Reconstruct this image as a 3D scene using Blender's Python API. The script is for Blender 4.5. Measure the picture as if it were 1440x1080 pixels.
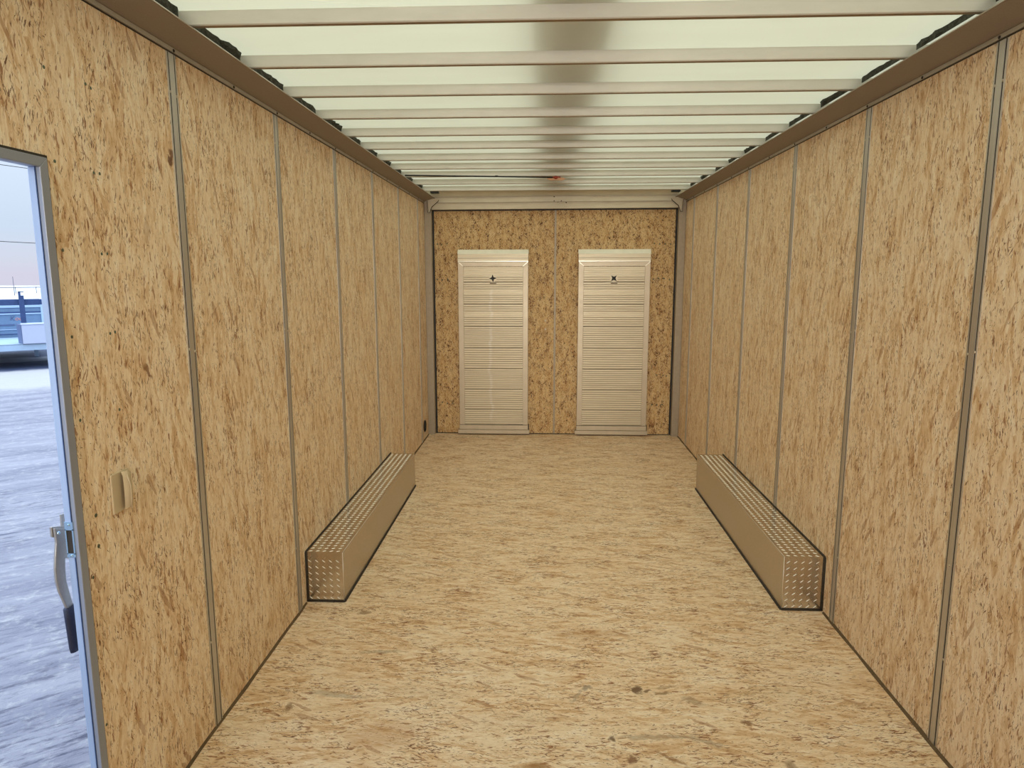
import bpy, bmesh, math, random
from mathutils import Matrix, Vector
for o in list(bpy.data.objects): bpy.data.objects.remove(o)
sc = bpy.context.scene
C = sc.collection
PI = math.pi
# ------------------------------------------------------------ camera
def cam_axes(p, y, r):
    Rz = Matrix.Rotation(y, 3, 'Z'); Rx = Matrix.Rotation(p, 3, 'X'); Ry = Matrix.Rotation(r, 3, 'Y')
    return Rz @ Rx @ Ry
M3 = cam_axes(-0.1559, 0.0461, 0.0012)
cam = bpy.data.cameras.new('camera'); camo = bpy.data.objects.new('camera', cam); C.objects.link(camo)
cam.sensor_width = 36; cam.lens = 976.4 / 1440 * 36; cam.clip_start = 0.05; cam.clip_end = 1000
rt, fw, up = M3.col[0], M3.col[1], M3.col[2]
m = Matrix.Identity(4)
for i in range(3):
    m[i][0] = rt[i]; m[i][1] = up[i]; m[i][2] = -fw[i]
m[0][3], m[1][3], m[2][3] = -0.0863, 0.0, 1.5295
camo.matrix_world = m
sc.camera = camo
# ------------------------------------------------------------ exposure, sky
sc.view_settings.view_transform = 'Standard'; sc.view_settings.look = 'None'
sc.view_settings.gamma = 1; sc.view_settings.exposure = 0.2; sc.view_settings.use_curve_mapping = False
w = bpy.data.worlds.new('sky'); sc.world = w; w.use_nodes = True
nt = w.node_tree; nt.nodes.clear()
tc = nt.nodes.new('ShaderNodeTexCoord'); sp = nt.nodes.new('ShaderNodeSeparateXYZ'); rp = nt.nodes.new('ShaderNodeValToRGB')
bg = nt.nodes.new('ShaderNodeBackground'); wo = nt.nodes.new('ShaderNodeOutputWorld')
nt.links.new(tc.outputs['Generated'], sp.inputs[0]); nt.links.new(sp.outputs['Z'], rp.inputs[0])
nt.links.new(rp.outputs[0], bg.inputs[0]); nt.links.new(bg.outputs[0], wo.inputs[0])
el = rp.color_ramp.elements
SKY = [(0.0, (.59, .58, .70)), (0.02, (.58, .62, .73)), (0.06, (.545, .65, .80)), (0.16, (.65, .76, .92)), (0.45, (1.36, 1.73, 2.28)), (1.0, (2.18, 2.7, 3.46))]
while len(el) < len(SKY): el.new(0.5)
for e, (p, c) in zip(el, SKY): e.position = p; e.color = (*[v / 3.46 for v in c], 1)
bg.inputs[1].default_value = 3.46
# ------------------------------------------------------------ dimensions
XW = 1.2; HB = 2.1845; ZB = 2.25; ZR = 2.292; YE = 6.55; YF = -1.6; S = 0.8124; J0 = 2.139
JOINTS = [J0 + S * k for k in range(6)]
BOWS = [-1.5, -1.1, -.7, -.3, .1, .5, .9, 1.3, 1.71, 2.122, 2.539, 2.945, 3.352, 3.766, 4.148, 4.551, 4.929, 5.31, 5.74, 6.183]
DY0, DY1, DZ1 = 0.66, 1.557, 1.788      # side door opening
GZ = -0.55
# ------------------------------------------------------------ material helpers
class N:
    def __init__(s, name):
        s.m = bpy.data.materials.new(name); s.m.use_nodes = True; s.t = s.m.node_tree; s.t.nodes.clear()
        s.out = s.n('ShaderNodeOutputMaterial')
    def n(s, k, **kw):
        x = s.t.nodes.new(k)
        for a, v in kw.items(): setattr(x, a, v)
        return x
    def put(s, sock, v):
        if v is None: return
        if isinstance(v, bpy.types.NodeSocket): s.t.links.new(v, sock)
        elif isinstance(v, (tuple, list)) and len(v) == 3 and sock.type == 'RGBA': sock.default_value = (*v, 1)
        else: sock.default_value = v
    def math(s, op, a, b=None, c=None):
        x = s.n('ShaderNodeMath', operation=op); s.put(x.inputs[0], a); s.put(x.inputs[1], b); s.put(x.inputs[2], c); return x.outputs[0]
    def vmath(s, op, a, b=None):
        x = s.n('ShaderNodeVectorMath', operation=op); s.put(x.inputs[0], a); s.put(x.inputs[1], b); return x.outputs[0]
    def mapping(s, v, loc=(0, 0, 0), rot=(0, 0, 0), scale=(1, 1, 1)):
        x = s.n('ShaderNodeMapping'); s.put(x.inputs[0], v); x.inputs[1].default_value = loc; x.inputs[2].default_value = rot; x.inputs[3].default_value = scale; return x.outputs[0]
    def noise(s, v, scale=1, detail=3, rough=.5, dist=0, col=False):
        x = s.n('ShaderNodeTexNoise'); s.put(x.inputs['Vector'], v); x.inputs['Scale'].default_value = scale
        x.inputs['Detail'].default_value = detail; x.inputs['Roughness'].default_value = rough; x.inputs['Distortion'].default_value = dist
        return x.outputs[1 if col else 0]
    def voro(s, v, scale=1, col=True, feature='F1', rnd=1.0):
        x = s.n('ShaderNodeTexVoronoi', feature=feature); s.put(x.inputs['Vector'], v); x.inputs['Scale'].default_value = scale
        x.inputs['Randomness'].default_value = rnd
        return x.outputs['Color' if col else 'Distance']
    def ramp(s, v, stops, interp='LINEAR'):
        x = s.n('ShaderNodeValToRGB'); s.put(x.inputs[0], v); r = x.color_ramp; r.interpolation = interp
        while len(r.elements) < len(stops): r.elements.new(.5)
        for e, (p, c) in zip(r.elements, stops):
            e.position = p; e.color = (c, c, c, 1) if isinstance(c, (int, float)) else (*c, 1)
        return x.outputs[0]
    def mix(s, f, a, b, mode='MIX'):
        x = s.n('ShaderNodeMix', data_type='RGBA', blend_type=mode); s.put(x.inputs[0], f); s.put(x.inputs[6], a); s.put(x.inputs[7], b); return x.outputs[2]
    def bump(s, h, strength=.3, dist=.002):
        x = s.n('ShaderNodeBump'); s.put(x.inputs['Height'], h); x.inputs['Strength'].default_value = strength; x.inputs['Distance'].default_value = dist; return x.outputs[0]
    def bsdf(s, col, rough=.6, metal=0, normal=None, spec=None):
        x = s.n('ShaderNodeBsdfPrincipled'); s.put(x.inputs['Base Color'], col); s.put(x.inputs['Roughness'], rough); s.put(x.inputs['Metallic'], metal)
        s.put(x.inputs['Normal'], normal)
        if spec is not None: x.inputs['Specular IOR Level'].default_value = spec
        return x.outputs[0]
    def done(s, sh): s.t.links.new(sh, s.out.inputs[0]); return s.m
    def obj(s): return s.n('ShaderNodeTexCoord').outputs['Object']
    def sep(s, v):
        x = s.n('ShaderNodeSeparateXYZ'); s.put(x.inputs[0], v); return x.outputs
    def comb(s, a, b, c=0.0):
        x = s.n('ShaderNodeCombineXYZ'); s.put(x.inputs[0], a); s.put(x.inputs[1], b); s.put(x.inputs[2], c); return x.outputs[0]
    def col(s, v): return s.n('ShaderNodeSeparateColor') if False else v

def lin(r, g, b, k=1.0):
    f = lambda v: (v / 255 / 12.92 if v / 255 <= .04045 else ((v / 255 + .055) / 1.055) ** 2.4) * k
    return (f(r), f(g), f(b))

def osb(name, axes, tone=(1, 1, 1), flecks=1.0, patch=1.0, fine=1.0, stains=None, rough=.62, strand=1.0, speck=0):
    """axes = (grain, across) component indices of object space"""
    a = N(name)
    p = a.obj(); xyz = a.sep(p)
    rnd = a.n('ShaderNodeObjectInfo').outputs['Random']
    u = a.math('ADD', xyz[axes[0]], a.math('MULTIPLY', rnd, 37.0)); v = a.math('ADD', xyz[axes[1]], a.math('MULTIPLY', rnd, 91.0))
    base = a.comb(u, v, 0.0)
    def wob(pv, sc, amp):
        w = a.vmath('SUBTRACT', a.noise(base, sc, 2, .5, col=True), (.5, .5, .5)); w = a.vmath('SCALE', w, None); w.node.inputs[3].default_value = amp
        return a.vmath('ADD', pv, w)
    pv = wob(base, 7, .022); pv = wob(pv, 70, .007)
    def lay(rot, su, sv, seed, kind='n', det=3, ro=.6):
        q = a.mapping(pv, (seed, seed * .7, 0), (0, 0, rot)); q = a.vmath('MULTIPLY', q, (su / strand, sv / strand, 1))
        return a.sep(a.voro(q, 1.0)) if kind == 'v' else a.noise(q, 1, det, ro)
    # strand tone: overlapping chips plus ragged streaks
    v1, v2, v3 = lay(.04, 8, 55, 3.1, 'v'), lay(-.25, 9, 60, 11.7, 'v'), lay(.33, 9, 62, 21.3, 'v')
    mk = lambda x, th: a.math('GREATER_THAN', x, th)
    def mf(f, x, y):
        m_ = a.n('ShaderNodeMix', data_type='FLOAT'); a.put(m_.inputs[0], f); a.put(m_.inputs[2], x); a.put(m_.inputs[3], y); return m_.outputs[0]
    chip = mf(mk(v2[1], .6), v1[0], v2[0]); chip = mf(mk(v3[1], .7), chip, v3[0])
    n1 = lay(.02, 11, 34, 1.3, det=6, ro=.72); n2 = lay(-.12, 22, 64, 8.8, det=5, ro=.7); n3 = lay(.1, 3.5, 7, 4.4, det=5, ro=.65)
    t = a.math('ADD', a.math('MULTIPLY', chip, .30), a.math('ADD', a.math('MULTIPLY', n1, .75), a.math('MULTIPLY', n2, .55)))
    t = a.math('ADD', t, a.math('MULTIPLY', n3, .55 * patch))
    mid = .15 + .375 + .275 + .275 * patch
    t = a.math('ADD', a.math('MULTIPLY', a.math('SUBTRACT', t, mid), 1.02), .5)
    c = a.ramp(t, [(.16, lin(188, 142, 92)), (.34, lin(218, 182, 134)), (.48, lin(233, 206, 162)), (.62, lin(240, 217, 177)), (.85, lin(246, 230, 198))])
    # fibre
    fib = lay(.02, 26, 210, 2.2, det=4, ro=.75); fib2 = lay(-.2, 40, 200, 6.2, det=3, ro=.7)
    c = a.mix(a.math('MULTIPLY', a.ramp(fib, [(.48, 0), (.70, 1)]), .48 * fine), c, lin(192, 146, 94))
    c = a.mix(a.math('MULTIPLY', a.ramp(fib2, [(.56, 0), (.68, 1)]), .4 * fine), c, lin(182, 132, 82))
    # brown and dark slivers gathered in clusters
    clus = a.ramp(lay(0, 5, 10, 9.9, det=4, ro=.6), [(.38, .0), (.66, .10)])
    for rot, su, sv, th, wd, k, colr in ((.03, 17, 90, .66, .06, .8, (150, 92, 48)), (-.22, 22, 95, .68, .05, .8, (142, 88, 46)), (.5, 20, 95, .70, .05, .7, (150, 96, 52)),
                                   (.0, 32, 190, .69, .035, .9, (98, 54, 20)), (-.3, 34, 150, .70, .03, .95, (98, 54, 20)), (.5, 34, 180, .71, .035, .9, (98, 54, 20)), (1.2, 42, 150, .74, .03, .8, (100, 60, 28)), (.1, 95, 190, .72, .035, .85, (92, 52, 22))):
        nz = a.math('ADD', lay(rot, su, sv, rot * 9 + su, det=2, ro=.55), a.math('MULTIPLY_ADD', clus, flecks, .012))
        c = a.mix(a.math('MULTIPLY', a.ramp(nz, [(th, 0), (th + wd, 1)]), k), c, lin(*colr))
    if speck:
        for rot in (0, .9, -.8):
            nz = a.math('ADD', lay(rot, 15, 45, 50 + rot * 7, det=4, ro=.6), a.math('MULTIPLY', clus, .6))
            c = a.mix(a.math('MULTIPLY', a.ramp(nz, [(.635, 0), (.665, 1)]), speck), c, lin(82, 46, 18))
    sb = lay(.45, 14, 75, 40.1, 'v')
    c = a.mix(a.math('MULTIPLY', mk(sb[2], .988), .5), c, lin(160, 108, 62))
    c = a.mix(1.0, c, tone, 'MULTIPLY')
    if stains:
        w_ = a.vmath('SUBTRACT', a.noise(p, 30, 4, .6, col=True), (.5, .5, .5)); w_ = a.vmath('SCALE', w_, None); w_.node.inputs[3].default_value = .05
        pw = a.sep(a.vmath('ADD', p, w_)); U, V = pw[axes[0]], pw[axes[1]]
        for (cu, cv, ru, rv, ang, k, colr) in stains:
            du = a.math('SUBTRACT', U, cu); dv = a.math('SUBTRACT', V, cv); ca, sa = math.cos(ang), math.sin(ang)
            eu = a.math('ADD', a.math('MULTIPLY', du, ca / ru), a.math('MULTIPLY', dv, sa / ru))
            ev = a.math('ADD', a.math('MULTIPLY', du, -sa / rv), a.math('MULTIPLY', dv, ca / rv))
            d = a.math('ADD', a.math('MULTIPLY', eu, eu), a.math('MULTIPLY', ev, ev))
            f = a.ramp(d, [(.25, 1), (1.0, 0)])
            c = a.mix(a.math('MULTIPLY', f, k), c, lin(*colr))
    h = a.math('ADD', fib, a.math('MULTIPLY', chip, .4))
    return a.done(a.bsdf(c, rough, 0, a.bump(h, .2, .001), .35))

def plain(name, col, rough=.5, metal=0, nscale=None, nstr=.15, spec=None, stretch=(1, 1, 1), bumpk=0):
    a = N(name)
    if nscale:
        nz = a.noise(a.mapping(a.obj(), scale=stretch), nscale, 4, .6)
        c = a.mix(a.ramp(nz, [(.3, 0), (.75, 1)]), col, tuple(v * (1 - nstr) for v in col))
        nm = a.bump(nz, bumpk, .002) if bumpk else None
        r = a.math('ADD', a.math('MULTIPLY', nz, .15), rough - .07)
        return a.done(a.bsdf(c, r, metal, nm, spec))
    return a.done(a.bsdf(col, rough, metal, None, spec))

FLOOR_ST = [  # (x, y, ru, rv, angle, strength, colour)
    (.266, 2.40, .022, .030, 0, .85, (84, 52, 24)), (.305, 2.395, .02, .012, 0, .8, (100, 64, 30)), (.36, 2.38, .035, .012, .1, .7, (122, 88, 44)),
    (.37, 2.42, .06, .012, .25, .5, (150, 112, 66)), (.46, 2.34, .05, .02, -.6, .5, (128, 92, 50)),
    (.082, 2.406, .025, .022, .6, .6, (108, 98, 88)), (.04, 2.35, .012, .06, -.5, .35, (130, 115, 98)),
    (.30, 2.135, .16, .017, .06, .42, (134, 122, 108)), (.46, 2.115, .07, .015, -.35, .42, (134, 122, 108)),
    (-.10, 1.97, .05, .025, 0, .6, (140, 96, 44)), (.20, 2.02, .02, .02, 0, .75, (110, 62, 32)), (.33, 2.03, .075, .010, -.7, .6, (128, 84, 46)),
    (.70, 2.0, .02, .05, 0, .6, (112, 72, 36)), (-.84, 2.32, .13, .02, -.15, .4, (138, 128, 112)), (-.99, 2.24, .02, .03, .3, .7, (120, 80, 40)),
    (-.75, 2.62, .10, .014, .08, .35, (130, 126, 112)), (-.45, 3.16, .03, .03, 0, .5, (150, 100, 60)),
    (-.62, 2.1, .14, .08, .2, .35, (178, 128, 80)), (.1, 2.8, .2, .05, .1, .3, (176, 130, 84)), (-.9, 2.95, .03, .02, 0, .6, (116, 76, 40)),
    (-.2, 2.2, .22, .06, .1, .25, (214, 190, 160)), (-.55, 2.35, .2, .05, -.1, .3, (212, 188, 156)), (.75, 2.4, .2, .05, .1, .25, (206, 178, 138)),
    (.62, 2.22, .02, .016, 0, .7, (112, 70, 36)), (.15, 2.12, .014, .018, 0, .8, (92, 56, 26)), (.05, 1.93, .06, .03, 0, .4, (150, 104, 60)),
]
WALL_ST = [  # (z, y, ...)
    (1.262, 1.885, .010, .036, .88, .85, (128, 82, 46)), (1.885, 2.105, .022, .012, .2, .85, (104, 58, 30)), (1.868, 2.095, .014, .016, 0, .85, (92, 52, 28)),
    (1.655, 1.94, .05, .018, 0, .35, (168, 124, 82)),
]
M = {}
M['osb_left'] = osb('osb_left', (2, 1), (1.0, 1.03, 1.18), .65, .9, stains=WALL_ST)
M['osb_right'] = osb('osb_right', (2, 1), (1.01, 1.03, 1.17), .6, .9)
M['osb_floor'] = osb('osb_floor', (0, 1), (.98, 1.005, 1.16), .75, 1.0, 1.1, stains=FLOOR_ST, rough=.55)
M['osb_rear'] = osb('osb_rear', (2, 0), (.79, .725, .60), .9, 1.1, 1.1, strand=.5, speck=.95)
M['alu'] = plain('brushed_aluminium', (.62, .585, .54), .46, .9, 60, .12, stretch=(1, 1, .05))
M['alu_dull'] = plain('dull_aluminium', (.60, .55, .49), .5, 1, 30, .12)
M['alu_beam'] = plain('grey_brown_mill_beam', lin(150, 138, 128), .6, .4, 300, .1)
M['bow'] = plain('painted_steel_bow', lin(204, 200, 190), .5, .15, 25, .1, stretch=(.3, 1, 1))
M['bow_shade'] = plain('bow_shaded_flange', lin(140, 118, 90), .5, .3, 25, .1)  # brown shade of the bow's underside is put into this colour
M['groove'] = plain('dark_groove', lin(46, 38, 30), .7)
M['seal_and_gap_shade'] = plain('dark_sealant_and_gap_shade', lin(56, 46, 36), .8, 0, 80, .4)
M['gap'] = plain('floor_edge_caulk', lin(104, 82, 56), .85, 0, 60, .4)
M['rubber'] = plain('black_rubber', lin(20, 20, 22), .6, 0, 200, .3, bumpk=.3)
M['foam'] = plain('dirty_foam', lin(84, 86, 78), .95, 0, 120, .7, bumpk=.5)
M['screw'] = plain('green_zinc_screw', lin(110, 118, 100), .4, .7, 400, .5)
M['screw_b'] = plain('bright_screw', lin(205, 195, 180), .35, .8)
a = N('ribbed_white_aluminium')
p = a.obj(); nz = a.noise(a.mapping(p, scale=(.25, 1, 4)), 14, 4, .6)
c = a.mix(a.ramp(nz, [(.3, 0), (.75, 1)]), lin(226, 214, 190), lin(206, 192, 166))
s_ = a.sep(p); sm_ = a.noise(a.mapping(p, scale=(0, 0, 1)), 5.5, 4, .6)
dx = a.math('ABSOLUTE', a.math('ADD', a.math('ADD', s_[0], .592), a.math('MULTIPLY', a.math('SUBTRACT', sm_, .5), .16)))
stk = a.math('MULTIPLY', a.ramp(a.math('MULTIPLY', dx, 10), [(.02, 1), (.20, 0)]), a.ramp(a.noise(a.mapping(p, loc=(0, 0, 5), scale=(0, 0, 1)), 4, 2, .5), [(.35, .2), (.6, 1)]))
stk = a.math('MULTIPLY', stk, a.ramp(a.math('MULTIPLY', s_[2], .5), [(.06, 0), (.09, 1), (.69, 1), (.73, 0)]))
c = a.mix(a.math('MULTIPLY', stk, .5), c, lin(244, 240, 240))
M['flap'] = a.done(a.bsdf(c, .42, .2))
M['flap_rail'] = plain('flap_edge_rail', lin(196, 182, 160), .42, .45, 14, .12)
M['flap_seam'] = plain('dark_flap_seam', lin(100, 84, 62), .7)  # one dark colour for the flap seams, backing and catch
M['flap_groove_shade'] = plain('shaded_flap_groove', lin(176, 160, 134), .7)  # shade in the grooves put into the colour to strengthen the ridges
M['flap_top'] = plain('flap_top_bar', lin(240, 236, 220), .4, .1, 20, .1)
M['flap_edge'] = plain('bright_bent_edge', lin(250, 245, 230), .3, .3)
M['post'] = plain('rear_post_metal', lin(166, 152, 132), .5, .3, 40, .14)
M['header'] = plain('rear_header_metal', lin(196, 184, 160), .48, .25, 20, .16, stretch=(.3, 1, 1))
M['frame'] = plain('door_frame_aluminium', lin(146, 150, 162), .45, .3)
M['reveal'] = plain('door_jamb_white', lin(164, 182, 212), .4, .1, 30, .1, stretch=(1, 1, .1))
M['zinc'] = plain('zinc_plate', lin(178, 205, 220), .25, .9)
M['handle'] = plain('galvanised_handle', lin(170, 164, 158), .45, .6, 60, .12)
M['grip'] = plain('navy_rubber_grip', lin(38, 42, 66), .6, 0, 300, .3, bumpk=.4)
M['switch'] = plain('ivory_plastic', lin(196, 176, 144), .45)
M['cable'] = plain('black_cable', lin(24, 22, 20), .5)
M['red'] = plain('red_lens', lin(150, 56, 34), .4)
M['peach'] = plain('peach_base', lin(206, 158, 118), .5)
# translucent roof skin
a = N('translucent_roof_skin')
nz = a.noise(a.mapping(a.obj(), scale=(1.5, 5, 1)), 1.3, 4, .6)
tcx = a.mix(a.ramp(nz, [(.3, 0), (.7, 1)]), (.80, .68, .40), (.75, .63, .365))
tr = a.n('ShaderNodeBsdfTranslucent'); a.put(tr.inputs[0], tcx)
df = a.bsdf(lin(235, 235, 225), .45, 0, None, .4)
rfr = a.n('ShaderNodeBsdfRefraction'); a.put(rfr.inputs['Color'], tcx); rfr.inputs['Roughness'].default_value = .8; rfr.inputs['IOR'].default_value = 1.06
tm = a.n('ShaderNodeMixShader'); tm.inputs[0].default_value = .62; a.t.links.new(tr.outputs[0], tm.inputs[1]); a.t.links.new(rfr.outputs[0], tm.inputs[2])
ad = a.n('ShaderNodeMixShader'); ad.inputs[0].default_value = .32
a.t.links.new(tm.outputs[0], ad.inputs[1]); a.t.links.new(df, ad.inputs[2]); M['roof'] = a.done(ad.outputs[0])
# diamond plate
a = N('bright_tread_plate')
nz = a.noise(a.obj(), 90, 4, .65)
M['tread'] = a.done(a.bsdf(a.mix(nz, (.72, .66, .58), (.58, .52, .45)), a.math('ADD', a.math('MULTIPLY', nz, .2), .12), 1, a.bump(nz, .12, .002)))
M['lug'] = plain('highlit_lug', (.9, .88, .84), .28, .9)  # highlight on one lug direction is put into this brighter colour
a = N('tread_plate_side')
nz = a.noise(a.mapping(a.obj(), scale=(1, 1, 6)), 60, 5, .7)
M['tread_side'] = a.done(a.bsdf(a.mix(nz, (.70, .63, .54), (.52, .46, .39)), a.math('ADD', a.math('MULTIPLY', nz, .2), .28), 1, a.bump(nz, .3, .003)))
# snow ground
a = N('packed_snow_ground')
p = a.mapping(a.obj(), rot=(0, 0, -.663))            # local x along the far trailer, y away from the door
s_ = a.sep(p)
st = a.noise(a.mapping(p, rot=(0, 0, .12), scale=(.45, 2.4, 1)), 1.6, 9, .70)
cl = a.noise(p, 9, 8, .75)
c = a.mix(a.ramp(st, [(.40, 0), (.62, 1)]), lin(196, 200, 222, .62), lin(160, 164, 190, .62))
c = a.mix(a.math('MULTIPLY', a.ramp(cl, [(.52, 0), (.68, 1)]), .6), c, lin(232, 236, 244, .68))
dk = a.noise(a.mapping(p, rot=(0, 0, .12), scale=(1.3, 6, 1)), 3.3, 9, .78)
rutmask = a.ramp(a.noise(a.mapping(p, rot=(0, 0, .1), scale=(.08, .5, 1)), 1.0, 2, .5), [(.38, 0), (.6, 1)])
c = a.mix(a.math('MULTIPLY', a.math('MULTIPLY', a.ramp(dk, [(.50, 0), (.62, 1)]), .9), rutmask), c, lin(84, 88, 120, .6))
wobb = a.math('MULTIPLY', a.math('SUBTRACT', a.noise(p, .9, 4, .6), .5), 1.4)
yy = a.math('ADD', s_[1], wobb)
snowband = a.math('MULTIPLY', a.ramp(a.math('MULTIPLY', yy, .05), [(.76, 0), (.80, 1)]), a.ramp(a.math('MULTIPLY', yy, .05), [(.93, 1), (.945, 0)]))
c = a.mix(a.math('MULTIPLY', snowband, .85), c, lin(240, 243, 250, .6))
bare = a.math('MULTIPLY', a.ramp(a.math('MULTIPLY', yy, .03), [(.562, 0), (.572, 1)]), a.ramp(a.math('MULTIPLY', yy, .03), [(.80, 1), (.84, 0)]))  # dark band across the ground under the far trailers
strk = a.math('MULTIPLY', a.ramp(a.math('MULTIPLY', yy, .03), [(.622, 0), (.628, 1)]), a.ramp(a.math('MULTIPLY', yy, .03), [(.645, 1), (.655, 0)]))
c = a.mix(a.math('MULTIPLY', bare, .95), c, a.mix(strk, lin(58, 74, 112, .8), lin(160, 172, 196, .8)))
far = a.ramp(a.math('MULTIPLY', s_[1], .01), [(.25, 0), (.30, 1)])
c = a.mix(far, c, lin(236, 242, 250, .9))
hg = a.math('ADD', st, a.math('MULTIPLY', cl, .5))
c = a.mix(1.0, c, (.96, .86, .73), 'MULTIPLY')
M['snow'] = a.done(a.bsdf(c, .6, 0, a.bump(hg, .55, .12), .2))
# far yard
M['galv'] = plain('galvanised_rail', lin(192, 214, 236, .8), .5, .1, 6, .1)
M['navy'] = plain('dark_navy_steel', lin(52, 74, 118), .6, 0, 8, .2)
M['crate'] = plain('grey_blue_side_panel', lin(128, 156, 186, .8), .6, 0, 3, .25)
M['crate_l'] = plain('pale_panel_rib', lin(190, 212, 234, .8), .6)
M['toolbox'] = plain('checker_plate_toolbox', lin(206, 212, 236, .85), .4, .2, 70, .1)
M['toolbox_d'] = plain('toolbox_end', lin(112, 122, 156), .5, .2, 40, .3)
M['letter_k'] = plain('grey_lettering', lin(84, 96, 130), .6)
M['letter_o'] = plain('orange_lettering', lin(214, 140, 130), .6)
M['wood_pole'] = plain('pole_timber', lin(120, 116, 124), .9)
M['tan_wall'] = plain('white_outer_skin', lin(215, 218, 222), .4)
# ------------------------------------------------------------ mesh helpers
class MB:
    def __init__(s): s.v = []; s.f = []; s.mi = []; s.mats = []
    def mat(s, k):
        if k not in s.mats: s.mats.append(k)
        return s.mats.index(k)
    def add(s, vs, fs, k):
        b = len(s.v); s.v += [tuple(x) for x in vs]; i = s.mat(k)
        for f in fs: s.f.append([b + j for j in f]); s.mi.append(i)
    def box(s, x0, x1, y0, y1, z0, z1, k, M4=None):
        vs = [Vector((x, y, z)) for x in (x0, x1) for y in (y0, y1) for z in (z0, z1)]
        if M4: vs = [M4 @ q for q in vs]
        s.add(vs, [(0, 1, 3, 2), (4, 6, 7, 5), (0, 4, 5, 1), (2, 3, 7, 6), (0, 2, 6, 4), (1, 5, 7, 3)], k); return s
    def prism(s, poly, d0, d1, axis, k, shear=None):
        """poly in the two other axes (order xyz minus axis) extruded from d0 to d1"""
        n = len(poly); vs = []
        for d in (d0, d1):
            for (p_, q_) in poly:
                t = {0: (d, p_, q_), 1: (p_, d, q_), 2: (p_, q_, d)}[axis]; vs.append(t)
        fs = [tuple(range(n)), tuple(range(2 * n - 1, n - 1, -1))] + [(i, n + i, n + (i + 1) % n, (i + 1) % n) for i in range(n)]
        s.add(vs, fs, k); return s
    def tube(s, pts, r, k, seg=8, cap=True, flat=None):
        pts = [Vector(p_) for p_ in pts]; rings = []
        for i, p_ in enumerate(pts):
            d = (pts[min(i + 1, len(pts) - 1)] - pts[max(i - 1, 0)]).normalized()
            ref = Vector((1, 0, 0)) if abs(d.x) < .8 else Vector((0, 0, 1))
            e1 = d.cross(ref).normalized(); e2 = d.cross(e1).normalized()
            rr = r[i] if isinstance(r, (list, tuple)) else r
            ra, rb = (rr, rr) if flat is None else (rr, flat)
            rings.append([p_ + e1 * ra * math.cos(2 * PI * j / seg) + e2 * rb * math.sin(2 * PI * j / seg) for j in range(seg)])
        vs = [q for r_ in rings for q in r_]; fs = []
        for i in range(len(pts) - 1):
            for j in range(seg): fs.append((i * seg + j, i * seg + (j + 1) % seg, (i + 1) * seg + (j + 1) % seg, (i + 1) * seg + j))
        if cap: fs += [tuple(range(seg))[::-1], tuple((len(pts) - 1) * seg + j for j in range(seg))]
        s.add(vs, fs, k); return s
    def dome(s, c, nrm, r, h, k, seg=10):
        c = Vector(c); nrm = Vector(nrm).normalized(); ref = Vector((0, 0, 1)) if abs(nrm.z) < .9 else Vector((1, 0, 0))
        e1 = nrm.cross(ref).normalized(); e2 = nrm.cross(e1)
        vs = []
        for rr, hh in ((1, 0), (.92, .55), (.6, .92)):
            vs += [c + (e1 * math.cos(2 * PI * j / seg) + e2 * math.sin(2 * PI * j / seg)) * r * rr + nrm * h * hh for j in range(seg)]
        vs.append(c + nrm * h); fs = []
        for i in range(2):
            for j in range(seg): fs.append((i * seg + j, i * seg + (j + 1) % seg, (i + 1) * seg + (j + 1) % seg, (i + 1) * seg + j))
        for j in range(seg): fs.append((2 * seg + j, 2 * seg + (j + 1) % seg, 3 * seg))
        s.add(vs, fs, k); return s
    def build(s, name, parent=None, smooth=False, bevel=0, origin=None):
        me = bpy.data.meshes.new(name)
        off = Vector(origin) if origin else Vector((0, 0, 0))
        me.from_pydata([tuple(Vector(q) - off) for q in s.v], [], s.f)
        for k in s.mats: me.materials.append(M[k])
        for p_, i in zip(me.polygons, s.mi): p_.material_index = i; p_.use_smooth = smooth
        bm = bmesh.new(); bm.from_mesh(me); bmesh.ops.recalc_face_normals(bm, faces=bm.faces); bm.to_mesh(me); bm.free()
        o = bpy.data.objects.new(name, me); C.objects.link(o); o.location = off
        if parent: o.parent = parent; o.matrix_parent_inverse = Matrix.Identity(4); o.location = off - (Vector(parent['_o']) if '_o' in parent and False else Vector((0, 0, 0)))
        if bevel:
            b = o.modifiers.new('bevel', 'BEVEL'); b.width = bevel; b.segments = 2; b.limit_method = 'ANGLE'
        return o
def tag(o, label, cat, group=None, kind=None):
    o['label'] = label; o['category'] = cat
    if group: o['group'] = group
    if kind: o['kind'] = kind
    return o
def empty(name, label, cat, loc=(0, 0, 0), rz=0, group=None, kind=None):
    o = bpy.data.objects.new(name, None); C.objects.link(o); o.location = loc; o.rotation_euler = (0, 0, rz); o.empty_display_size = .1
    return tag(o, label, cat, group, kind)
def copyobj(src, parent, loc):
    c = src.copy(); C.objects.link(c); c.parent = parent; c.location = loc; return c
random.seed(4)
# ------------------------------------------------------------ floor
f = MB().box(-XW, XW, YF, 6.62, -.03, 0, 'osb_floor').build('floor')
tag(f, 'pale strand board floor with brown drips and grey scuffs', 'floor', kind='structure')
b = MB().box(-XW - .02, XW + .02, YF - .03, 6.66, -.09, -.031, 'alu_dull').build('trim_1')
tag(b, 'aluminium underframe below the strand board floor', 'underframe', kind='structure')
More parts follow.
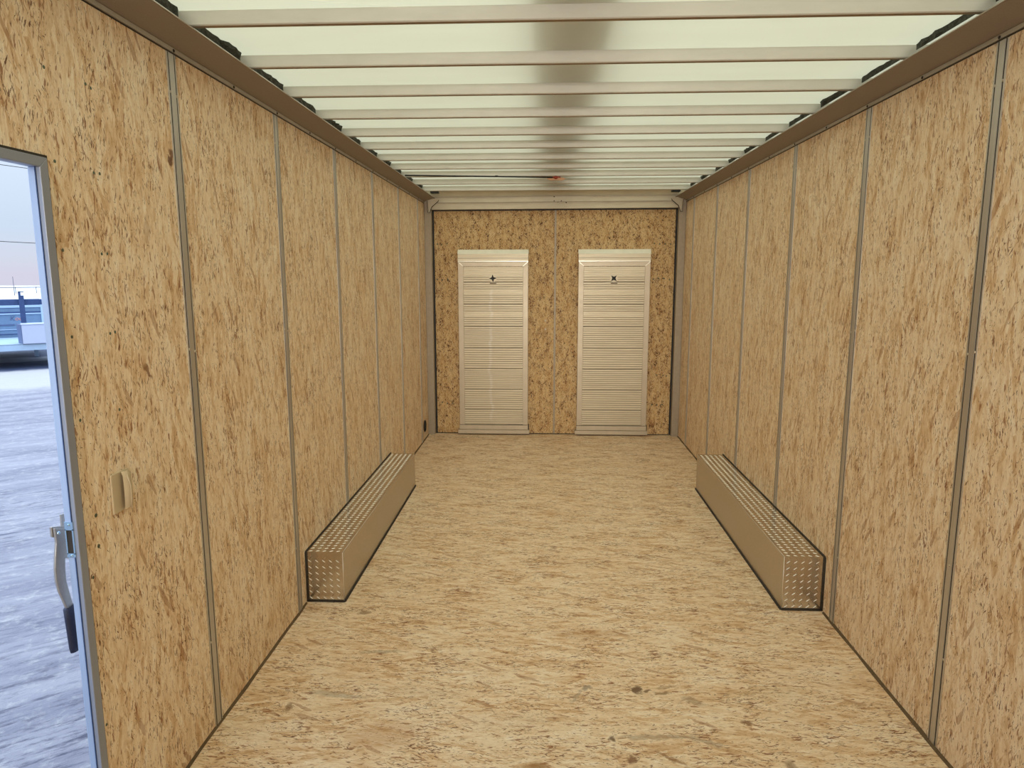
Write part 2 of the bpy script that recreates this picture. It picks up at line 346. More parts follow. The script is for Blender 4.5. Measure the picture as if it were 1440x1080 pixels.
# ------------------------------------------------------------ side walls
def strip(sgn, y, z0, z1, par):
    """extruded joint strip: flat flanges, two dark grooves, raised centre"""
    x = sgn * XW
    q = MB()
    def bx(y0, y1, d, k):
        xs = sorted((x, x - sgn * d)); q.box(xs[0], xs[1], y0, y1, z0, z1, k)
    bx(y - .026, y - .0200, .002, 'alu'); bx(y + .0200, y + .026, .002, 'alu')
    bx(y - .0200, y - .0138, .0010, 'groove'); bx(y + .0138, y + .0200, .0010, 'groove')
    bx(y - .0138, y + .0138, .0025, 'alu')
    o = q.build('joint_strip', par)
    return o
def screw_mesh(sgn, k='screw_b', r=.0042):
    return MB().dome((0, 0, 0), (-sgn, 0, 0), r, .0022, k).build('screw', None, True)
def wall(side, sgn, label):
    mat = 'osb_left' if sgn < 0 else 'osb_right'
    root = empty('wall_' + side, label, 'wall', (0, 0, 0), 0, None, 'structure')
    xi, xo = sgn * XW, sgn * (XW + .012)
    a0, a1 = sorted((xi, xo))
    edges = ([-1.6, -.3] if sgn < 0 else [-1.6, -.298, .514, 1.327]) + JOINTS + [6.55]
    for i in range(len(edges) - 1):
        y0, y1 = edges[i] + (.001 if i else 0), edges[i + 1] - .001
        if sgn < 0 and abs(edges[i] + .3) < 1e-6:
            poly = [(y0, 0), (DY0, 0), (DY0, DZ1), (DY1, DZ1), (DY1, 0), (y1, 0), (y1, HB), (y0, HB)]
            MB().prism(poly, a0, a1, 0, mat).build('strand_board_panel', root)
        else:
            MB().box(a0, a1, y0, y1, 0, HB, mat).build('strand_board_panel', root)
    # outer skin
    s0, s1 = sorted((sgn * (XW + .0125), sgn * (XW + .022)))
    if sgn < 0:
        poly = [(YF, -.09), (DY0, -.09), (DY0, DZ1), (DY1, DZ1), (DY1, -.09), (6.65, -.09), (6.65, 2.32), (YF, 2.32)]
        MB().prism(poly, s0, s1, 0, 'tan_wall').build('outer_skin', root)
    else:
        MB().box(s0, s1, YF, 6.65, -.09, 2.32, 'tan_wall').build('outer_skin', root)
    for e in edges[1:-1]:
        if sgn < 0 and e < 0: continue
        strip(sgn, e, .004, HB - .004, root)
    sm = None
    for e in edges[1:-1]:
        for (dy, z) in ((-.017, 2.068), (.017, 2.062), (-.017, 1.30), (.017, 1.29), (0, .62), (-.017, .31)):
            loc = (sgn * (XW - .002), e + dy, z)
            if sm is None: sm = screw_mesh(sgn); sm.parent = root; sm.location = loc
            else: copyobj(sm, root, loc)
    # ledge under the roof beam with its small screws
    t0, t1 = sorted((sgn * (XW - .006), sgn * (XW + .012)))
    MB().box(t0, t1, YF, 6.55, HB + .001, HB + .0135, 'alu_dull').box(min(t0, t1) + (.0052 if sgn > 0 else .0), max(t0, t1) - (.0052 if sgn < 0 else .0), YF, 6.55, HB - .003, HB + .001, 'groove').build('top_ledge', root)
    y = -1.1
    ss = None
    while y < 6.5:
        loc = (sgn * (XW - .006), y, HB + .006)
        if ss is None: ss = MB().dome((0, 0, 0), (-sgn, 0, 0), .005, .003, 'groove').build('ledge_screw', root, True); ss.location = loc
        else: copyobj(ss, root, loc)
        y += S / 2
    return root
wl = wall('left', -1, 'left strand board wall with side door opening and five thin metal joint strips')
wr = wall('right', 1, 'right strand board wall, unbroken, with vertical metal joint strips')
LS = [(1.589,1.786),(1.727,1.780),(1.750,1.781),(1.729,1.583),(1.752,1.584),(1.586,1.587),(1.734,1.382),(1.755,1.384),(1.588,1.386),(1.588,1.185),(1.744,1.181),(1.611,0.938),(1.610,0.858),(1.578,0.789),(1.573,0.392),(1.584,1.987),(1.726,1.988),(1.745,1.983)]
gs = None
for (y, z) in LS:
    r = 1.3 if abs(z - .9) < .06 else 1
    if gs is None: gs = MB().dome((0, 0, 0), (1, 0, 0), .0042, .001, 'screw').build('board_screw', wl, True); gs.location = (-XW, y, z)
    else:
        c = copyobj(gs, wl, (-XW, y, z)); c.scale = (1, r, r)
fw_ = MB().box(-XW, XW, YF - .012, YF, 0, HB, 'osb_left').box(-XW - .02, XW + .02, YF - .03, YF - .013, -.09, 2.32, 'tan_wall').build('wall_front')
tag(fw_, 'front strand board wall of the trailer', 'wall', kind='structure')
for sgn, nm, n_ in ((-1, 'baseboard_left', 'left'), (1, 'baseboard_right', 'right')):
    q = MB()
    segs = [(YF, DY0), (DY1, 3.03), (4.9, 6.55)] if sgn < 0 else [(YF, 3.04), (4.91, 6.55)]
    for y0, y1 in segs:
        n = int((y1 - y0) / .12) + 2; prev = None
        for i in range(n):
            y = y0 + (y1 - y0) * i / (n - 1); wd = .007 + random.random() * .005; ht = .005 + random.random() * .004
            cur = [(sgn * XW, y, 0), (sgn * (XW - wd), y, 0), (sgn * XW, y, ht)]
            if prev: q.add(prev + cur, [(0, 1, 4, 3), (1, 2, 5, 4), (0, 3, 5, 2)], 'gap')
            prev = cur
    tag(q.build(nm), 'thin dark caulk line where the floor meets the %s wall' % n_, 'caulk', kind='structure')
# ------------------------------------------------------------ roof
ceil = empty('ceiling', 'pale translucent roof skin carried on crosswise bows, darker down the middle', 'ceiling', kind='structure')
MB().add  # noqa
q = MB(); q.add([(-XW - .01, YF - .02, ZR), (XW + .01, YF - .02, ZR), (XW + .01, 6.62, ZR), (-XW - .01, 6.62, ZR)], [(0, 1, 2, 3)], 'roof'); q.build('roof_skin', ceil)
MB().box(-.13, .15, YF, 6.6, ZR + .105, ZR + .125, 'tan_wall').build('added_shade_board', ceil)  # unseen board added above the roof to shade the ceiling's middle
bow = None
for y in BOWS:
    if bow is None:
        q = MB()
        q.prism([(0, ZR - .001), (0, ZB + .003), (.004, ZB), (.004, ZR - .001)], -XW, XW, 0, 'bow')
        q.prism([(.004, ZB), (.004, ZB + .0035), (.022, ZB + .0035), (.022, ZB)], -XW, XW, 0, 'bow_shade')
        q.prism([(.018, ZB + .0035), (.022, ZB + .0035), (.022, ZR - .001), (.018, ZR - .001)], -XW, XW, 0, 'bow_shade')
        bow = q.build('roof_bow', ceil); bow.location = (0, y, 0)
    else: copyobj(bow, ceil, (0, y, 0))
# dirty foam sealant lumps at the roof edges, one per bay
for sgn in (-1, 1):
    for i in range(7, len(BOWS) - 1):
        y0, y1 = BOWS[i] + .03, BOWS[i + 1] - .005; n = 14; q = MB(); prev = None
        xo = 1.155
        for j in range(n + 1):
            t = j / n; y = y0 + (y1 - y0) * t
            env = min(1, t * 1.6) * (1 if t < .93 else (1 - t) / .07)
            wv = (.001 + (.011 if (i * 7 + (sgn > 0)) % 3 else .019) * env * (.35 + .9 * random.random()))
            xi = xo - wv
            cur = [(sgn * xo, y, ZR - .002), (sgn * xi, y, ZR - .002), (sgn * (xi + .004), y, ZR - .006 - .010 * random.random()), (sgn * xo, y, ZR - .02)]
            if prev: q.add(prev + cur, [(0, 1, 5, 4), (1, 2, 6, 5), (2, 3, 7, 6), (3, 0, 4, 7)], 'foam')
            prev = cur
        q.build('edge_foam', ceil)
# longitudinal cove beams under the roof
for k_, sgn, n_ in ((2, -1, 'left'), (3, 1, 'right')):
    root = empty('trim_%d' % k_, 'dull brown metal beam along the top of the %s wall' % n_, 'beam', kind='structure')
    zt, zb = 2.226, HB + .0135
    q = MB(); poly = [(sgn * XW, zb), (sgn * 1.098, zt), (sgn * 1.098, zt + .004), (sgn * 1.103, zt + .004), (sgn * XW, zb + .05)]
    q.prism(poly, YF, 6.545, 1, 'alu_beam'); q.build('beam', root)
    MB().box(min(sgn * 1.095, sgn * 1.1), max(sgn * 1.095, sgn * 1.1), YF, 6.53, zt + .001, zt + .0035, 'alu_dull').build('beam_lip', root)
    xa, xb = sorted((sgn * 1.12, sgn * 1.05))
    MB().box(xa, xb, 6.42, 6.5, 2.262, 2.282, 'rubber').build('rubber_pad', root)
# ------------------------------------------------------------ cable and marker lamp under the roof
cab = MB().tube([(-1.10, 5.165, 2.243), (-.8, 5.2, 2.2415), (-.5, 5.245, 2.2415), (-.3, 5.27, 2.241), (-.01, 5.327, 2.242)], .0055, 'cable').tube([(-.44, 5.255, 2.238), (-.44, 5.255, 2.249)], .012, 'cable').build('cable', None, True)
tag(cab, 'thin black cable running under the roof bows from the left beam to the middle', 'cable')
lr = empty('marker_lamp', 'small red and peach marker lamp at the end of the black roof cable', 'lamp', (0.0, 5.335, 2.24))
q = MB(); q.prism([(-.075, -.006), (-.05, -.018), (.04, -.020), (.07, -.008), (.045, .002), (-.05, .003)], -.012, -.002, 1, 'peach'); q.build('base', lr, bevel=.002)
MB().dome((-.005, -.012, .002), (0, -1, .4), .016, .014, 'red').box(-.03, .03, -.02, -.006, -.001, .007, 'red').build('lens', lr, True)
# ------------------------------------------------------------ rear frame
rf = empty('trim_4', 'bare metal frame around the rear ramp door, posts and header', 'frame', kind='structure')
for sgn in (-1, 1):
    x0, x1 = sorted((sgn * 1.199, sgn * 1.134))
    MB().box(x0, x1, 6.545, 6.64, .0, 2.24, 'post').build('post', rf, bevel=.003)
    g = MB(); pl = [(sgn * 1.17, 2.225), (sgn * 1.063, 2.213), (sgn * 1.068, 2.200), (sgn * 1.128, 2.150), (sgn * 1.148, 2.098), (sgn * 1.162, 2.10)]
    g.prism(pl, 6.528, 6.532, 1, 'header'); g.prism([(x_ * 1.0 - sgn * .0035 * (1 if abs(x_) < 1.15 else -1), z_ - .004) for x_, z_ in pl], 6.5325, 6.536, 1, 'seal_and_gap_shade'); g.prism([(sgn * 1.17, 2.225), (sgn * 1.063, 2.213), (sgn * 1.063, 2.217), (sgn * 1.17, 2.229)], 6.505, 6.532, 1, 'header')  # dark outline behind the gusset is a shadow gap put into colour
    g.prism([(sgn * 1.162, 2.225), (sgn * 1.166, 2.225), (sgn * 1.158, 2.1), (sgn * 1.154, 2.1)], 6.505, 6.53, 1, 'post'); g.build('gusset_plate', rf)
def tilt(mb, k=.0035):
    mb.v = [(x, y, z + x * k) for (x, y, z) in mb.v]; return mb
h = MB()
h.box(-1.134, 1.134, 6.550, 6.64, 2.130, 2.189, 'header'); h.box(-1.134, 1.134, 6.537, 6.552, 2.187, 2.1925, 'post')
h.box(-1.134, 1.134, 6.548, 6.64, 2.1925, 2.240, 'header'); h.box(-1.134, 1.134, 6.532, 6.55, 2.238, 2.243, 'post')
h.prism([(6.52, 2.291), (6.545, 2.243), (6.64, 2.243), (6.64, 2.291)], -1.13, 1.13, 0, 'header'); h.box(-1.199, 1.199, 6.55, 6.68, 2.24, 2.33, 'header')
tilt(h).build('header', rf)
for (x, z) in ((.0, 2.196), (.035, 2.190), (.065, 2.196), (.0, 2.236), (.11, 2.183)):
    MB().dome((x, 6.546, z), (0, -1, 0), .006, .004, 'groove').build('rivet', rf, True)
gk = MB(); gk.box(-1.134, -1.121, 6.60, 6.64, 0, 2.13, 'rubber').box(1.121, 1.134, 6.60, 6.64, 0, 2.13, 'rubber')
tilt(gk.box(-1.134, 1.134, 6.60, 6.64, 2.119, 2.131, 'rubber')).build('door_gasket', rf)
rs = MB().box(-1.25, 1.25, 6.70, 6.72, -.1, 2.34, 'tan_wall').build('wall_rear'); tag(rs, 'outer face of the closed rear ramp door', 'wall', kind='structure')
# ------------------------------------------------------------ rear ramp door
rd = empty('door_1', 'closed rear ramp door faced with darker strand board in two halves', 'door', (0, 6.6, 0), kind='structure')
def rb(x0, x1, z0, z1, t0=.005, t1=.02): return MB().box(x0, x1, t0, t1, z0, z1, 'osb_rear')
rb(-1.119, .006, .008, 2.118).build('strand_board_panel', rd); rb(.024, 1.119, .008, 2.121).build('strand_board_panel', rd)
MB().box(.006, .0105, -.001, .02, .008, 2.119, 'post').box(.0195, .024, -.001, .02, .008, 2.119, 'post').box(.0105, .0195, .001, .02, .008, 2.119, 'post').build('centre_strip', rd)
MB().box(-1.12, 1.12, .003, .03, -.001, .008, 'groove').build('bottom_gap', rd)
scr = None
for z, xs in ((1.815, (-1.09, -1.05, -1.0, .93, .98, 1.03, 1.08)), (1.49, (-1.1, -1.05, -1.0, .93, .98, 1.03, 1.08)), (.58, (.99, 1.05, 1.08)), (.30, (-1.07, -1.02, -.97, .95, 1.0, 1.05))):
    for x in xs:
        if scr is None: scr = MB().dome((0, 0, 0), (0, -1, 0), .007, .003, 'screw').build('screw', rd, True); scr.location = (x, .005, z)
        else: copyobj(scr, rd, (x, .005, z + random.uniform(-.006, .006)))
for z in (1.10, 1.018):
    MB().dome((-.072, .005, z), (0, -1, 0), .010, .005, 'screw_b').build('bolt', rd, True)
# ------------------------------------------------------------ hinged ramp flaps leaning on the rear door
def flap(x0, x1, starang, label):
    root = empty('ramp_flap', label, 'ramp flap', (0, 0, 0), group=None)
    yf = 6.565; yb = 6.602; c = (x0 + x1) / 2
    seams = [.098, .246, .442, .642, .841, 1.045, 1.254, 1.46, 1.606]
    for i in range(len(seams) - 1):
        z0, z1 = seams[i] + .0025, seams[i + 1] - .0025; prof = [(yb, z0), (yf, z0)]
        gb = MB(); n = max(5, int((z1 - z0) / .0195)); st_ = (z1 - z0 - .004) / n
        for j in range(n):
            zz = z0 + .002 + st_ * j; sm = (i >= 5 and j in (n // 2, n // 2 + 1)) or (i == 7 and j > n - 4)
            d = .003 if sm else .010
            if not sm: gb.box(x0 + .05, x1 - .05, yf + .0045, yf + .0055, zz + .0009, zz + st_ * .34, 'flap_groove_shade')
            prof += [(yf, zz), (yf + d, zz + .001), (yf + d, zz + st_ * .28), (yf, zz + st_ * .36)]
        prof += [(yf, z1), (yb, z1)]
        gb.prism(prof, x0 + .05, x1 - .05, 0, 'flap').build('ribbed_plank', root)
    MB().box(x0 + .045, x1 - .045, yf + .012, yb, .1, 1.6, 'flap_seam').build('backing', root)
    for s, xa in ((-1, x0), (1, x1)):
        q = MB(); xi = xa - s * .05
        poly = [(xa, .098), (xi, .098), (xi, 1.606), (xa, 1.648)]
        q.prism(poly, yf - .006, yb, 1, 'flap_rail'); q.build('side_rail', root, bevel=.002)
        q = MB(); q.prism([(xa - s * .001, 1.648), (xi, 1.606), (xi, 1.612), (xa - s * .001, 1.655)], yf - .010, yf - .004, 1, 'flap_edge'); q.build('mitred_edge', root)
    t = MB(); t.prism([(x0 + .05, 1.607), (x1 - .05, 1.607), (x1, 1.65), (x0, 1.65)], yf - .004, yb, 1, 'flap_rail'); t.build('lower_top_bar', root, bevel=.0015)
    t = MB(); t.box(x0, x1, yf - .010, yb, 1.652, 1.658, 'flap_edge'); t.box(x0, x1, yf - .008, yb, 1.658, 1.682, 'flap'); t.box(x0, x1, yf - .006, yb, 1.682, 1.685, 'flap_seam')
    t.box(x0, x1, yf - .008, yb, 1.685, 1.722, 'flap'); t.build('upper_top_bar', root)
    t = MB(); t.prism([(yf - .008, 1.7225), (yf + .022, 1.762), (yb, 1.764), (yb, 1.7225)], x0 - .002, x1 + .002, 0, 'flap_top'); t.build('hinge_cap', root)
    t = MB(); t.box(x0 - .002, x1 + .002, yf - .014, yb, .052, .0955, 'flap_rail'); t.build('lower_bar', root, bevel=.002)
    t = MB(); t.box(x0 - .016, x1 + .012, yf - .024, yb, .013, .050, 'flap_rail'); t.build('foot_bar', root, bevel=.002)
    MB().box(x1 + .002, x1 + .009, yf, yb, .05, .10, 'rubber').build('rubber_stop', root)
    n = 8; star = []
    for j in range(n):
        r = .037 if j % 2 == 0 else .0145; an = starang + j * PI / 4
        star.append((c - .003 + r * math.cos(an), 1.497 + r * math.sin(an)))
    q = MB(); q.prism([(c - .003 + .036 * math.cos(j * PI / 12), 1.497 + .036 * math.sin(j * PI / 12)) for j in range(24)], yf - .001, yf + .002, 1, 'flap'); pp = q.build('plug_plate', root)
    q = MB(); q.prism(star, yf - .004, yf + .004, 1, 'rubber'); q.build('star_plug', pp, bevel=.001)['label'] = 'black star shaped plug'
    q = MB(); q.box(c - .03, c + .03, yf - .003, yf, 1.447, 1.455, 'flap_seam'); q.build('catch', root)
    return root
flap(-.895, -.236, PI / 2 + .08, 'left white ribbed metal flap, upright black star hole, pale streak down it')
flap(.231, .895, PI / 4, 'right white ribbed metal flap with diagonal black star hole')
# ------------------------------------------------------------ wheel boxes of tread plate
def lug(mb, c, e1, e2, nrm, ang, L=.0105, W=.0017, H=.0014, k='lug'):
    c = Vector(c); d = e1 * math.cos(ang) + e2 * math.sin(ang); s = -e1 * math.sin(ang) + e2 * math.cos(ang)
    vs = [c + d * L, c + d * L * .45 + s * W, c - d * L * .45 + s * W, c - d * L, c - d * L * .45 - s * W, c + d * L * .45 - s * W,
          c + d * L * .5 + nrm * H, c - d * L * .5 + nrm * H]
    mb.add(vs, [(0, 1, 6), (1, 2, 7, 6), (2, 3, 7), (3, 4, 7), (4, 5, 6, 7), (5, 0, 6)], k)
def wheel_box(sgn, y0, y1, h, wd, label):
    root = empty('wheel_box', label, 'wheel box')
    xo = sgn * (XW - .001); xi = sgn * (XW - wd)
    a0, a1 = sorted((xo, xi))
    # top plate
    q = MB(); q.box(a0, a1, y0, y1, h - .003, h, 'tread')
    X, Y, Z = Vector((1, 0, 0)), Vector((0, 1, 0)), Vector((0, 0, 1))
    px, py = .033, .033
    n, mm = int((a1 - a0) / px), int((y1 - y0) / py)
    for i in range(n):
        for j in range(mm):
            lug(q, (a0 + px * (i + .5) + .004, y0 + py * (j + .4), h), X, Y, Z, sgn * -.55)
            if i < n - 0: lug(q, (a0 + px * (i + 1.0) - .006, y0 + py * (j + .9), h), X, Y, Z, sgn * .95, k='tread')
    q.build('top_plate', root)
    # end plate
    q = MB(); q.box(a0, a1, y0, y0 + .003, 0.002, h - .003, 'tread')
    nz_ = int(h / .031)
    for i in range(n):
        for j in range(nz_):
            lug(q, (a0 + px * (i + .5) + .002, y0, .018 + .0305 * j), X, Z, -Y, -sgn * -.62)
            if i < n: lug(q, (a0 + px * (i + 1.0) - .010, y0, .033 + .0305 * j), X, Z, -Y, sgn * -.9, k='tread')
    q.build('end_plate', root)
    q = MB(); q.box(a0, a1, y1 - .003, y1, 0.002, h - .003, 'tread'); q.build('end_plate', root)
    xs = sorted((xi, xi + sgn * .003)); q = MB(); q.box(xs[0], xs[1], y0 + .003, y1 - .003, .002, h - .003, 'tread_side'); q.build('side_plate', root)
    # bright bent corner edge
    q = MB(); q.tube([(xi, y0, .002), (xi, y0, h - .001)], .0016, 'lug', 6); q.tube([(xi, y0, h - .001), (xi, y1, h - .001)], .0014, 'alu', 6); q.build('folded_edge', root, True)
    # sealant around it
    q = MB(); q.tube([(xi - sgn * .002, y0 - .002, .003), (xi - sgn * .002, y1, .003)], .0065, 'seal_and_gap_shade', 6)
    q.tube([(xi - sgn * .002, y0 - .002, .003), (xo, y0 - .002, .003)], .0060, 'seal_and_gap_shade', 6)
    q.tube([(xo + sgn * -.001, y0 - .003, .003), (xo + sgn * -.001, y0 - .003, h + .001)], .0070, 'seal_and_gap_shade', 6)
    q.tube([(xo + sgn * -.001, y0 - .003, h + .001), (xo + sgn * -.001, y1, h + .001)], .0050, 'seal_and_gap_shade', 6); q.build('sealant_bead', root, True)
    return root
wheel_box(-1, 3.05, 4.88, .246, .177, 'long tread plate wheel box on the floor against the left wall')
wheel_box(1, 3.06, 4.89, .258, .184, 'long tread plate wheel box on the floor against the right wall')
# ------------------------------------------------------------ vent hole, switch
vr = empty('cable_grommet', 'black round rubber grommet low on the left wall by the rear post', 'grommet', (-XW, 6.328, .13))
q = MB(); q.add(*(lambda n: ([(.001, .052 * math.cos(2 * PI * j / n), .052 * math.sin(2 * PI * j / n)) for j in range(n)], [tuple(range(n))]))(24), 'rubber')
ring = [(.004, .05 * math.cos(2 * PI * j / 24), .05 * math.sin(2 * PI * j / 24)) for j in range(25)]
q.tube(ring, .006, 'rubber', 6, False); q.build('rim', vr, True)
sw = empty('light_switch', 'ivory light switch with a bulging rocker on the left wall beside the door', 'switch', (-XW, 1.712, .97), )
q = MB(); q.box(0, .006, -.038, .038, -.055, .052, 'switch'); q.build('plate', sw, bevel=.004)
q = MB(); prof = []
for j in range(9):
    t = j / 8; prof.append((-.004 + .038 * t, .006 + .020 * math.sin(PI * min(1, .12 + t * .88)) ** .7))
n = len(prof); vs = []
zs = [-.050, -.044, 0, .040, .052]; sc_ = [.55, .9, 1, .95, .5]
for z, s2 in zip(zs, sc_):
    vs += [(max(.004, .006 + (x - .006) * s2), y, z) for (y, x) in prof]
fs = [(i * n + j, i * n + j + 1, (i + 1) * n + j + 1, (i + 1) * n + j) for i in range(4) for j in range(n - 1)]
q.add(vs, fs, 'switch'); q.tube([(.026, .006, -.048), (.029, .004, -.02), (.029, .005, .015), (.025, -.002, .046)], .0016, 'switch', 6); q.build('rocker', sw, True)
# ------------------------------------------------------------ side door frame and latch
df_ = empty('door_2', 'open side doorway in the left wall with a pale aluminium frame', 'doorway', (0, 0, 0), kind='structure')
q = MB()
yi, zi = DY1 - .026, DZ1 - .022
q.prism([(DY1, 0), (yi, 0), (yi, zi), (DY1, DZ1)], -1.205, -1.194, 0, 'frame'); q.prism([(DY0, 0), (DY0 + .026, 0), (DY0 + .026, zi), (DY0, DZ1)], -1.205, -1.194, 0, 'frame')
q.prism([(DY0 + .026, zi), (yi, zi), (DY1, DZ1), (DY0, DZ1)], -1.205, -1.194, 0, 'frame'); q.build('door_frame', df_, bevel=.0015)
MB().box(-1.203, -1.1985, DY1, DY1 + .006, 0, DZ1 + .006, 'seal_and_gap_shade').box(-1.203, -1.1985, DY0, DY1, DZ1, DZ1 + .006, 'seal_and_gap_shade').build('frame_seal', df_)
MB().box(-1.2065, -1.2045, yi - .002, DY1, 0, zi, 'navy').build('weather_strip', df_)
MB().box(-1.2235, -1.2065, yi, DY1, -.05, zi, 'reveal').box(-1.2235, -1.2065, DY0, DY1, zi, DZ1 + .002, 'reveal').box(-1.2235, -1.2065, DY0, DY0 + .026, -.05, zi, 'reveal').box(-1.23, -1.19, DY0, DY1, -.05, .003, 'alu').build('door_jamb', df_, bevel=.002)
q = MB(); yp = yi
q.box(-1.2235, -1.203, yp - .0025, yp, .930, .950, 'zinc').box(-1.2235, -1.203, yp - .0025, yp, .862, .872, 'zinc').box(-1.2235, -1.2205, yp - .0025, yp, .87, .932, 'zinc').box(-1.2065, -1.203, yp - .0025, yp, .87, .932, 'zinc')
q.box(-1.2205, -1.2065, yp - .0005, yp, .87, .932, 'groove').dome((-1.213, yp - .0025, .943), (0, -1, 0), .0035, .002, 'zinc').dome((-1.213, yp - .0025, .866), (0, -1, 0), .0035, .002, 'zinc'); q.build('strike_plate', df_)
hd = empty('bar_latch', 'galvanised latch handle with dark rubber grip hanging outside the side door', 'latch', (-1.26, 1.55, .94))
def rel(y, z, x=0): return (x, y - 1.55, z - .94)
q = MB(); q.prism([rel(1.566, .955)[1:], rel(1.584, .952)[1:], rel(1.577, .838)[1:], rel(1.562, .845)[1:]], .0, .004, 0, 'handle'); q.build('back_plate', hd)
q = MB(); q.prism([rel(1.522, .940)[1:], rel(1.568, .926)[1:], rel(1.582, .915)[1:], rel(1.582, .888)[1:], rel(1.560, .895)[1:], rel(1.55, .90)[1:], rel(1.522, .915)[1:]], .004, .010, 0, 'handle'); pb_ = q.build('pivot_bracket', hd, bevel=.0015)
MB().dome(rel(1.533, .921, .0165), (1, 0, 0), .0045, .004, 'zinc').build('pivot_bolt', pb_, True)
L = [(1.524, .936, 1.555, .924), (1.525, .90, 1.557, .888), (1.517, .868, 1.549, .856), (1.512, .84, 1.545, .828), (1.511, .81, 1.544, .798), (1.516, .782, 1.549, .770), (1.527, .752, 1.556, .738), (1.535, .728, 1.562, .715)]
q = MB(); pl = [rel(a_, b_)[1:] for a_, b_, _, _ in L] + [rel(c_, d_)[1:] for _, _, c_, d_ in reversed(L)]
q.prism(pl, .0105, .0165, 0, 'handle'); lv_ = q.build('lever', hd, bevel=.0015)
q = MB(); q.tube([rel(1.546, .726, .013), rel(1.549, .70, .013), rel(1.552, .66, .013), rel(1.554, .622, .013), rel(1.5545, .608, .013)], [.0165, .018, .0185, .0185, .016], 'grip', 14, True, .009); q.build('rubber_grip', lv_, True)['label'] = 'dark navy rubber grip'
# ------------------------------------------------------------ outside yard
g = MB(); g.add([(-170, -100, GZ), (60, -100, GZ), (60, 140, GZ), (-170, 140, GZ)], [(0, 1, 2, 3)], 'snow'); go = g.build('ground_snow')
tag(go, 'rutted packed snow covering the yard outside the door', 'snow ground', kind='structure')
RZ = math.atan2(.61561, .78805); H_ = Vector((-.61561, .78805, 0))
def yard(name, label, cat, D, s=0):
    o = empty(name, label, cat, H_ * D + Vector((.78805, .61561, 0)) * s, RZ); return o
def part(q, name, par, **k): return q.build(name, par, **k)
t = yard('flatbed_trailer', 'low flatbed trailer with a pale side rail and dark navy top rail in the yard', 'trailer', 19.17)
part(MB().box(-4.2, 1.6, 0, .06, -.145, .005, 'galv').box(-4.2, 1.6, 0, 2.2, -.02, .0, 'galv'), 'deck_side_rail', t)
part(MB().box(-4.2, .38, .56, .66, .853, .99, 'navy').box(.37, .42, .55, .68, .86, .985, 'navy'), 'top_rail', t, bevel=.01)
part(MB().box(-.018, .085, .47, .55, .0, 1.06, 'navy').box(-.018, .03, .47, .55, 1.06, 1.17, 'navy').box(-.018, .09, .47, .55, 1.15, 1.17, 'navy').box(.03, .085, .47, .55, 1.055, 1.075, 'navy'), 'stake_post', t)
part(MB().box(-.05, .0, .1, .25, -.14, -.02, 'handle'), 'rail_bracket', t)
part(MB().box(.43, .47, .45, .55, 0, .99, 'galv').box(.50, .56, .25, .4, .48, .97, 'crate').box(.62, .66, .2, .3, 0, .98, 'galv'), 'end_frame', t)
def wheel(cx, cy, par):
    q = MB(); q.tube([(cx, cy, -.22), (cx, cy + .2, -.22)], .33, 'rubber', 24); q.tube([(cx, cy - .01, -.22), (cx, cy + .02, -.22)], .17, 'galv', 16); q.build('wheel', par, True)
for cx in (-2.6, -1.8): wheel(cx, .1, t); wheel(cx, 1.8, t)
part(MB().box(.8, .9, .4, .5, -.55, -.02, 'galv'), 'support_leg', t)
tb = yard('toolbox', 'pale checker plate toolbox on the edge of the flatbed trailer', 'toolbox', 19.10, .0)
tb.location = tb.location + Vector((0, 0, .006)); tb.rotation_euler.z = RZ
part(MB().box(-.025, .475, 0, .4, .0, .425, 'toolbox'), 'body', tb, bevel=.008)
q = MB(); q.add([(-.027, .0, 0), (-.105, .42, 0), (-.115, .42, .43), (-.027, 0, .43), (-.02, .42, 0), (-.02, .42, .43)], [(0, 1, 2, 3), (1, 4, 5, 2), (3, 2, 5), (0, 4, 1)], 'toolbox_d'); part(q, 'end_panel', tb)
part(MB().box(-.035, .485, -.012, .41, .425, .45, 'toolbox'), 'lid', tb, bevel=.006)
cb = yard('cargo_body', 'long grey blue panelled trailer body behind the flatbed, partly lettered', 'cargo body', 21.4)
q = MB().box(-5.0, .50, 0, 2.2, -.13, .80, 'crate'); part(q, 'side_wall', cb)
q = MB()
for z0, z1 in ((.74, .80), (.57, .60), (.19, .205)): q.box(-5.0, .50, -.03, 0, z0, z1, 'crate_l')
for x in (-.62, .42, -1.7, -2.8, -3.9): q.box(x, x + .05, -.035, 0, .19, .80, 'crate_l')
part(q, 'panel_ribs', cb)
part(MB().box(-5.0, .5, -.02, .0, .60, .635, 'navy').box(-5.0, -.15, -.02, 0, .30, .325, 'letter_k').box(-5.0, -.08, -.02, 0, .075, .09, 'navy').box(-5.0, -.08, -.02, 0, -.075, -.055, 'navy'), 'dark_rail', cb)  # dark lines along the side wall
for cx in (-4.0, -3.2): 
    q = MB(); q.tube([(cx, .1, -.22), (cx, .3, -.22)], .33, 'rubber', 20); q.build('wheel', cb, True)
part(MB().box(.2, .3, .5, .6, -.55, -.12, 'galv'), 'support_leg', cb)
def letters(txt, s, z, size, mat, name):
    cu = bpy.data.curves.new(name, 'FONT'); cu.body = txt; cu.size = size; cu.extrude = .004; cu.shear = .2
    o = bpy.data.objects.new(name, cu); C.objects.link(o); bpy.context.view_layer.update()
    me = bpy.data.meshes.new_from_object(o.evaluated_get(bpy.context.evaluated_depsgraph_get())); bpy.data.objects.remove(o)
    o = bpy.data.objects.new(name, me); C.objects.link(o); me.materials.clear(); me.materials.append(M[mat]); o.parent = cb
    o.location = (s, -.006, z); o.rotation_euler = (PI / 2, 0, 0); return o
letters('K', -.24, .42, .155, 'letter_k', 'letter'); letters('oo', -.135, .42, .15, 'letter_o', 'letter')
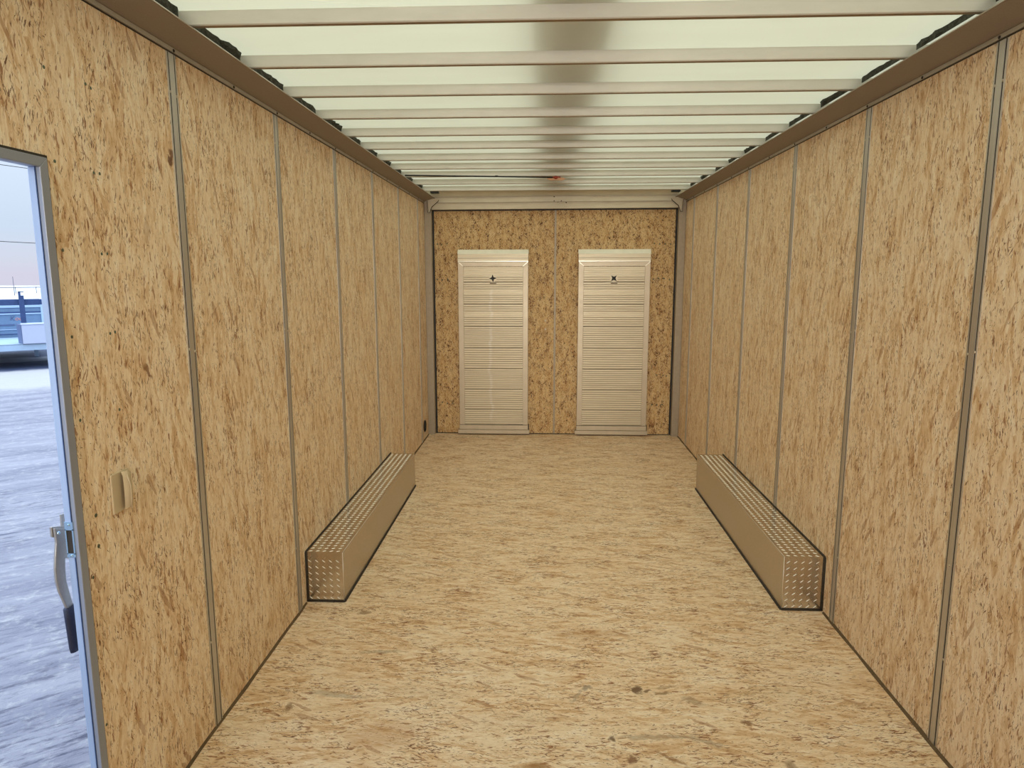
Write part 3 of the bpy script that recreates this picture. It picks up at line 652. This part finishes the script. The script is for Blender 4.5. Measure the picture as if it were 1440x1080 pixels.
# utility line far across the field
def pole_at(D, s, top, label, r=.12):
    o = yard('utility_pole', label, 'pole', D, s); q = MB(); q.tube([(0, 0, GZ), (0, 0, top)], [r, r * .7], 'wood_pole', 8); q.build('post', o)
    q = MB().box(-.9, .9, -.06, .06, top - .5, top - .38, 'wood_pole'); q.build('crossarm', o); return o
far = yard('distant_mast', 'thin bare mast on the snowy horizon', 'mast', 90, -.13)
q = MB(); q.tube([(0, 0, GZ), (-.0, 0, 1.4 + .02)], [.05, .03], 'wood_pole', 6); q.build('shaft', far); 
fb = yard('field_fence', 'thin dark fence line along the far edge of the snow field', 'fence', 100, 0)
q = MB(); q.box(-14, 14, 0, .06, .10, .2, 'wood_pole')
for i in range(-14, 15, 2): q.box(i - .04, i + .04, 0, .08, GZ, .22, 'wood_pole')
q.build('rail', fb)
pole_at(30, -9, 7.3, 'timber utility pole left of the trailers carrying the power lines'); pole_at(30, 12, 3.4 + 3, 'timber utility pole carrying the power lines, hidden behind the wall')
for z0, z1, lb in ((5.237, 5.091, 'upper of the two thin power lines across the sky'), (2.673, 2.601, 'lower of the two thin power lines across the sky')):
    sl = (z1 - z0) / .9; pts = []
    for i in range(15):
        s_ = -9 + 21 * i / 14; pts.append((s_, 0, z0 + sl * .5 * s_ + .002 * s_ * s_))
    o = yard('power_line', lb, 'power line', 30); q = MB(); q.tube(pts, .011, 'cable', 5); q.build('wire', o)
# ------------------------------------------------------------ unseen lamps added on the front wall to brighten the interior
a = N('added_lamp_lens'); em = a.n('ShaderNodeEmission'); em.inputs[0].default_value = (1, .96, .88, 1); em.inputs[1].default_value = 3.0; M['lens'] = a.done(em.outputs[0])
def added_fill_lamp(x, z, label, power):
    o = empty('added_fill_lamp', label, 'lamp', (x, YF + .004, z), group='added fill lamps on the front wall')
    MB().box(-.42, .42, 0, .03, -.24, .24, 'flap_top').build('housing', o, bevel=.006)
    MB().box(-.40, .40, .03, .04, -.22, .22, 'lens').build('lens', o, bevel=.004)
    l = bpy.data.lights.new('added_fill_light', 'AREA'); l.shape = 'RECTANGLE'; l.size = .8; l.size_y = .44; l.energy = power; l.color = (1, .955, .88); l.spread = math.radians(LS_)
    lo = bpy.data.objects.new('added_fill_light', l); C.objects.link(lo); lo.parent = o; lo.location = (0, .05, 0); lo.rotation_euler = (PI / 2 + math.radians(LT_), 0, 0)
LS_, LT_ = 45, -8
added_fill_lamp(-.6, 1.75, 'added fill lamp on the front wall behind the viewer, left', 7); added_fill_lamp(.6, 1.75, 'added fill lamp on the front wall behind the viewer, right', 7)
